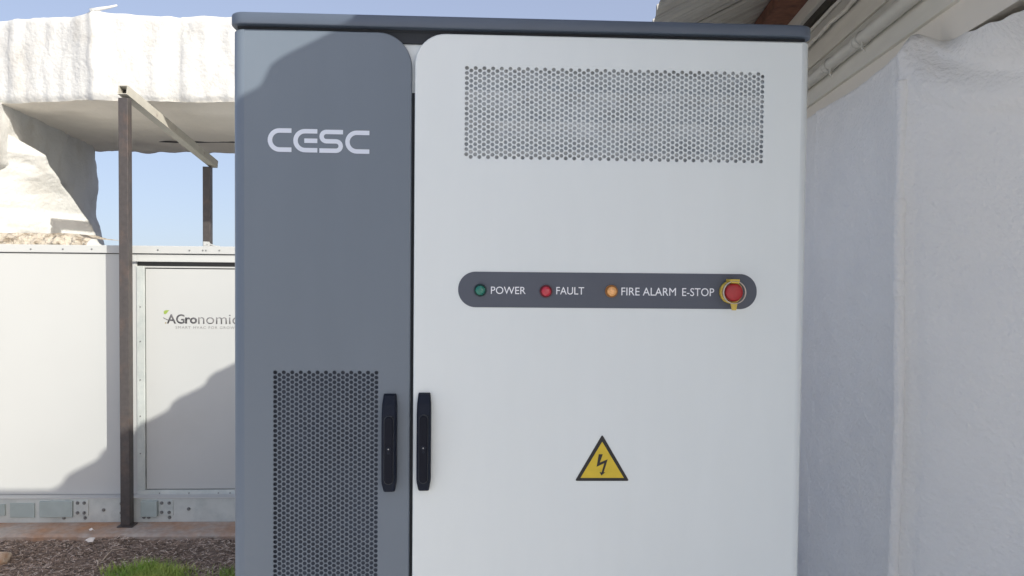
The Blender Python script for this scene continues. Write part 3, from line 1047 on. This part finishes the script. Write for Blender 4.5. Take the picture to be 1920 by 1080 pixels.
# conduit
def along(u, z, r, name, mm, d0, d1, wob=0.0, n=2, parent=sh, f=1.0):
    b = MB(); b.smooth = True
    b.tube([bld(u+wob*noise.noise(Vector((k*f, u*9, 1))), d0+(d1-d0)*k/n, z+wob*noise.noise(Vector((k*f, z*9, 5)))) for k in range(n+1)], r, 12)
    return part(b, name, mm, parent)
con = along(.914*K, .762*K, .022*K, 'conduit', M['pipe'], D0, D1, .003, 60)
def dofpx(u, px): return None
for px, py in ((1553, 136), (1612, 90), (1760, -20)):
    # distance where the conduit crosses this column of the photo
    xr = (at(px, py, 1.0)).x
    d = .914*K/(xr-DV)
    c2 = along(.914*K, .762*K, .0245*K, 'coupling', M['pipe'], d-.035, d+.035, parent=con)
    along(.914*K, .762*K, .0262*K, 'coupling_rim', M['pipe'], d-.035, d-.025, parent=con)
    along(.914*K, .762*K, .0262*K, 'coupling_rim', M['pipe'], d+.025, d+.035, parent=con)
    b = MB(); p = bld(.905*K, d-.06, .745*K)
    b.tube([p, p+Vector((0, 0, -.03)), p+Vector((.012, 0, -.045))], .004, 6)
    part(b, 'clip', M['pipe'], con)
along(.930*K, .985*K, .009, 'cable', M['cable'], .5, 9, .010, 90, f=.7)
along(.925*K, .925*K, .010, 'cable', M['cable'], .5, 9, .012, 90, f=.6)

# ------------------------------------------------------------------ foam covered wall in front of the shed
b = MB(); b.smooth = True
DC = 1.925
FL = -EYE/K
ds = []
d = .2
while d < 6.0:
    ds.append(d)
    d += .009 if .9 < d < 3.2 else .05
rings = []
for d in ds:
    ring = []
    k = d-DC
    bead = math.exp(-(k/.020)**2)
    left = k > 0
    # height where the shoulder starts
    sh_z = .572+.012*noise.noise(Vector((d*2, 0, 0))) if left else .585-.13*(1-math.exp(k/.10))+.010*noise.noise(Vector((d*3, 0, 0)))
    u_face = .852+(.0 if left else min(.50, -k*.80))
    cont = .60 if left else .60-.04*min(1, -k/.4)
    NZ = 230
    for j in range(NZ+1):
        z = FL+(sh_z-FL)*j/NZ
        # bead wanders a little
        kk = d-(DC+.010*math.sin(z*2.3)+.006*math.sin(z*7+1))
        bw = .016+.006*math.sin(z*5.0)**2+max(0, (z-.25))*.10
        bd = .006*math.exp(-(kk/bw)**2)-.006*math.exp(-((kk-.030)/.012)**2)-.006*math.exp(-((kk+.030)/.012)**2)
        bd += .018*math.exp(-(kk/(bw*4))**2)*max(0, min(1, (z-.1)/.4))
        if abs(math.sin(z*3.1+.8)) > .985: bd *= 1.35
        e = .010*noise.noise(Vector((d*2.2, z*1.6, 0)))+.004*noise.noise(Vector((d*11, z*11, 5)))+.0016*noise.noise(Vector((d*38, z*38, 9)))
        e += .004*math.exp(-((d-2.66)/.012)**2)
        u = u_face-bd-e
        # swelling towards the crease on the right hand part
        if not left and z > sh_z-.10:
            t = (z-(sh_z-.10))/.10
            u -= .026*math.sin(math.pi*t)*min(1, -k/.06)
        ring.append(bld(u*K, d*K, z*K))
    ub = u
    for t in (.12, .25, .4, .55, .7, .85, 1.0):
        uu = ub+(.9495-ub)*(t**(1.0 if left else .8))
        if not left: uu += .022*math.exp(-((t-.12)/.10)**2)*min(1, -k/.06)
        peak = .050*math.exp(-(k/.05)**2)*(1-t)
        zz = sh_z+(cont-sh_z)*(t**.75)+peak*min(1, t*4)
        e = .008*noise.noise(Vector((d*7, zz*9, 2)))+.003*noise.noise(Vector((d*25, zz*25, 2)))
        if t == 1.0: zz += .02*noise.noise(Vector((d*3.1, 0, 8)))+.005*noise.noise(Vector((d*19, 0, 8)))
        ring.append(bld((uu if t == 1 else uu-e)*K, d*K, zz*K))
    rings.append(ring)
b.loft(rings, cap=False, closed=False)
fw = thing('foam_covered_wall', 'bumpy white spray foam wall with a raised vertical seam, right of the cabinet', 'wall', bld(.852*K, DC*K, -EYE))
part(b, 'foam_skin', M['foam_wall'], fw, recalc=False)
b = MB(); b.smooth = True
rings = []
N = 420
for i in range(N+1):
    z = FL+(.50-FL)*i/N
    dd = DC+.010*math.sin(z*2.3)+.006*math.sin(z*7+1)
    rad_ = .0150+.002*noise.noise(Vector((z*6, 0, 0)))+.001*noise.noise(Vector((z*30, 0, 0)))+.05*max(0, z-.33)**1.2
    if abs(z-.17) < .02 or abs(z+.05) < .02: rad_ += .003
    c_ = (.852-.006, dd)
    rings.append([bld((c_[0]+rad_*math.cos(2*math.pi*q/14))*K, (c_[1]+rad_*math.sin(2*math.pi*q/14))*K, z*K) for q in range(14)])
b.loft(rings)
part(b, 'raised_seam', M['foam_wall'], fw)

# ------------------------------------------------------------------ small things on the ground
def pos_ground(px, py):
    v = _fw + _rt*((px-960)/F_PX) - _up*((py-540)/F_PX)
    t = -EYE/v.z
    return Vector((v.x*t, YC+v.y*t, 0))

b = MB()
for k in range(15000):
    x = random.uniform(-3.5, -1.25); y = random.uniform(2.2, 2.79)
    z = soil_h(x, y)
    L_ = random.uniform(.004, .012)*(2.2 if random.random() < .12 else 1); w = random.uniform(.001, .0035)
    a = random.uniform(0, math.pi); tl_ = random.uniform(-.45, .45)
    dx, dy, dz = math.cos(a)*L_, math.sin(a)*L_, math.sin(tl_)*L_
    px_, py_ = -math.sin(a)*w, math.cos(a)*w
    b.cur = 1 if random.random() < .22 else 0
    b.add([(x-dx, y-dy, z-dz), (x+dx, y+dy, z+dz), (x+dx+px_, y+dy+py_, z+dz+w), (x-dx+px_, y-dy+py_, z-dz+w), (x-dx*.8+px_*2, y-dy*.8+py_*2, z-dz), (x+dx*.9+px_*2, y+dy*.9+py_*2, z+dz)],
          [(0, 1, 2, 3), (3, 2, 5, 4)])
mo = b.build('mulch', [M['chip'], M['chip2']], None, recalc=False)
tag(mo, 'brown bark mulch and dry bits covering the soil', 'mulch'); mo['kind'] = 'stuff'

b = MB()
def blade(x, y, h, w, lean, az):
    p0 = Vector((x, y, -.004)); dirv = Vector((math.cos(az), math.sin(az), 0)); sd = Vector((-math.sin(az), math.cos(az), 0))
    rgs = []
    for t in (0, .35, .7, 1.0):
        p = p0+dirv*(lean*h*t*t)+Vector((0, 0, h*(t-.25*lean*t*t)))
        ww = w*(1-t)**.7+.0002
        rgs.append([p-sd*ww, p+sd*ww])
    b.loft(rgs, cap=False, closed=False)
cl = pos_ground(300, 1085)
for k in range(4200):
    px = random.gauss(278, 42) if k % 9 else random.gauss(432, 14)
    if px < 185 or px > 450: continue
    y = cl.y+random.uniform(-.35, .12)
    dd = y-YC
    x = at(px, 1080, dd).x
    e = 1-abs(px-282)/105
    hgt = random.uniform(.045, .09)*(.55+.6*max(0, e))
    blade(x, y, hgt, random.uniform(.0012, .0024), random.uniform(.1, .9), random.uniform(0, 6.28))
for k in range(160):
    px = random.uniform(325, 440); py = random.uniform(1012, 1020)
    p = pos_ground(px, py); blade(p.x, min(p.y, 2.76), random.uniform(.015, .035), .0016, random.uniform(.1, .8), random.uniform(0, 6.28))
gr = b.build('grass', M['grass'], None, recalc=False)
tag(gr, 'bright green grass clump at the foot of the picture', 'grass'); gr['kind'] = 'stuff'

def scrap(px, py, on, lab, s, seed):
    random.seed(seed)
    if on is None: p = pos_ground(px, py); p.z = soil_h(p.x, p.y)+.012; p.y -= .03
    else: p = at(px, py, on); p.z = zt+.006
    b = MB(); n = 9
    ring = [p+Vector((math.cos(2*math.pi*k/n)*s*random.uniform(.5, 1.2), math.sin(2*math.pi*k/n)*s*.7*random.uniform(.5, 1.2), random.uniform(0, .018))) for k in range(n)]
    c = p+Vector((0, 0, .022))
    b.add([c]+ring+[v-Vector((0, 0, .001)) for v in ring]+[c-Vector((0, 0, .001))],
          [(0, 1+k, 1+(k+1) % n) for k in range(n)]+[(2*n+1, n+1+(k+1) % n, n+1+k) for k in range(n)]+[(1+k, n+1+k, n+1+(k+1) % n, 1+(k+1) % n) for k in range(n)])
    o = b.build('paper_scrap', M['paper'], None, recalc=False)
    tag(o, lab, 'litter', 'white scraps of litter')
scrap(172, 1003, 4.56, 'small flat white paper scrap on the edge of the concrete slab', .020, 3)
scrap(173, 1027, None, 'crumpled white paper scrap lying on the brown mulch', .030, 5)
b = MB(); b.smooth = True
tw = [(183, 1066), (184, 1060), (192, 1056), (201, 1049), (210, 1044), (226, 1041), (240, 1040)]
b.tube([pos_ground(*p)+Vector((0, 0, .014+soil_h(pos_ground(*p).x, pos_ground(*p).y)+.006*math.sin(i*2))) for i, p in enumerate(tw)], [.003, .0035, .004, .004, .0035, .003, .002], 7)
tag(b.build('twig', M['twig']), 'pale bent twig lying on the mulch left of the grass', 'twig')
b = MB(); b.smooth = True
bm = bmesh.new(); bmesh.ops.create_icosphere(bm, subdivisions=3, radius=1)
pg = pos_ground(2, 1056)
for v in bm.verts:
    n_ = 1+.35*noise.noise(v.co*1.7)+.1*noise.noise(v.co*5)
    v.co = Vector((v.co.x*.055*n_, v.co.y*.05*n_, v.co.z*.04*n_))+pg+Vector((0, 0, .025))
b.frombm(bm)
tag(b.build('stone', M['stone']), 'pale orange stone on the mulch at the left edge', 'stone')
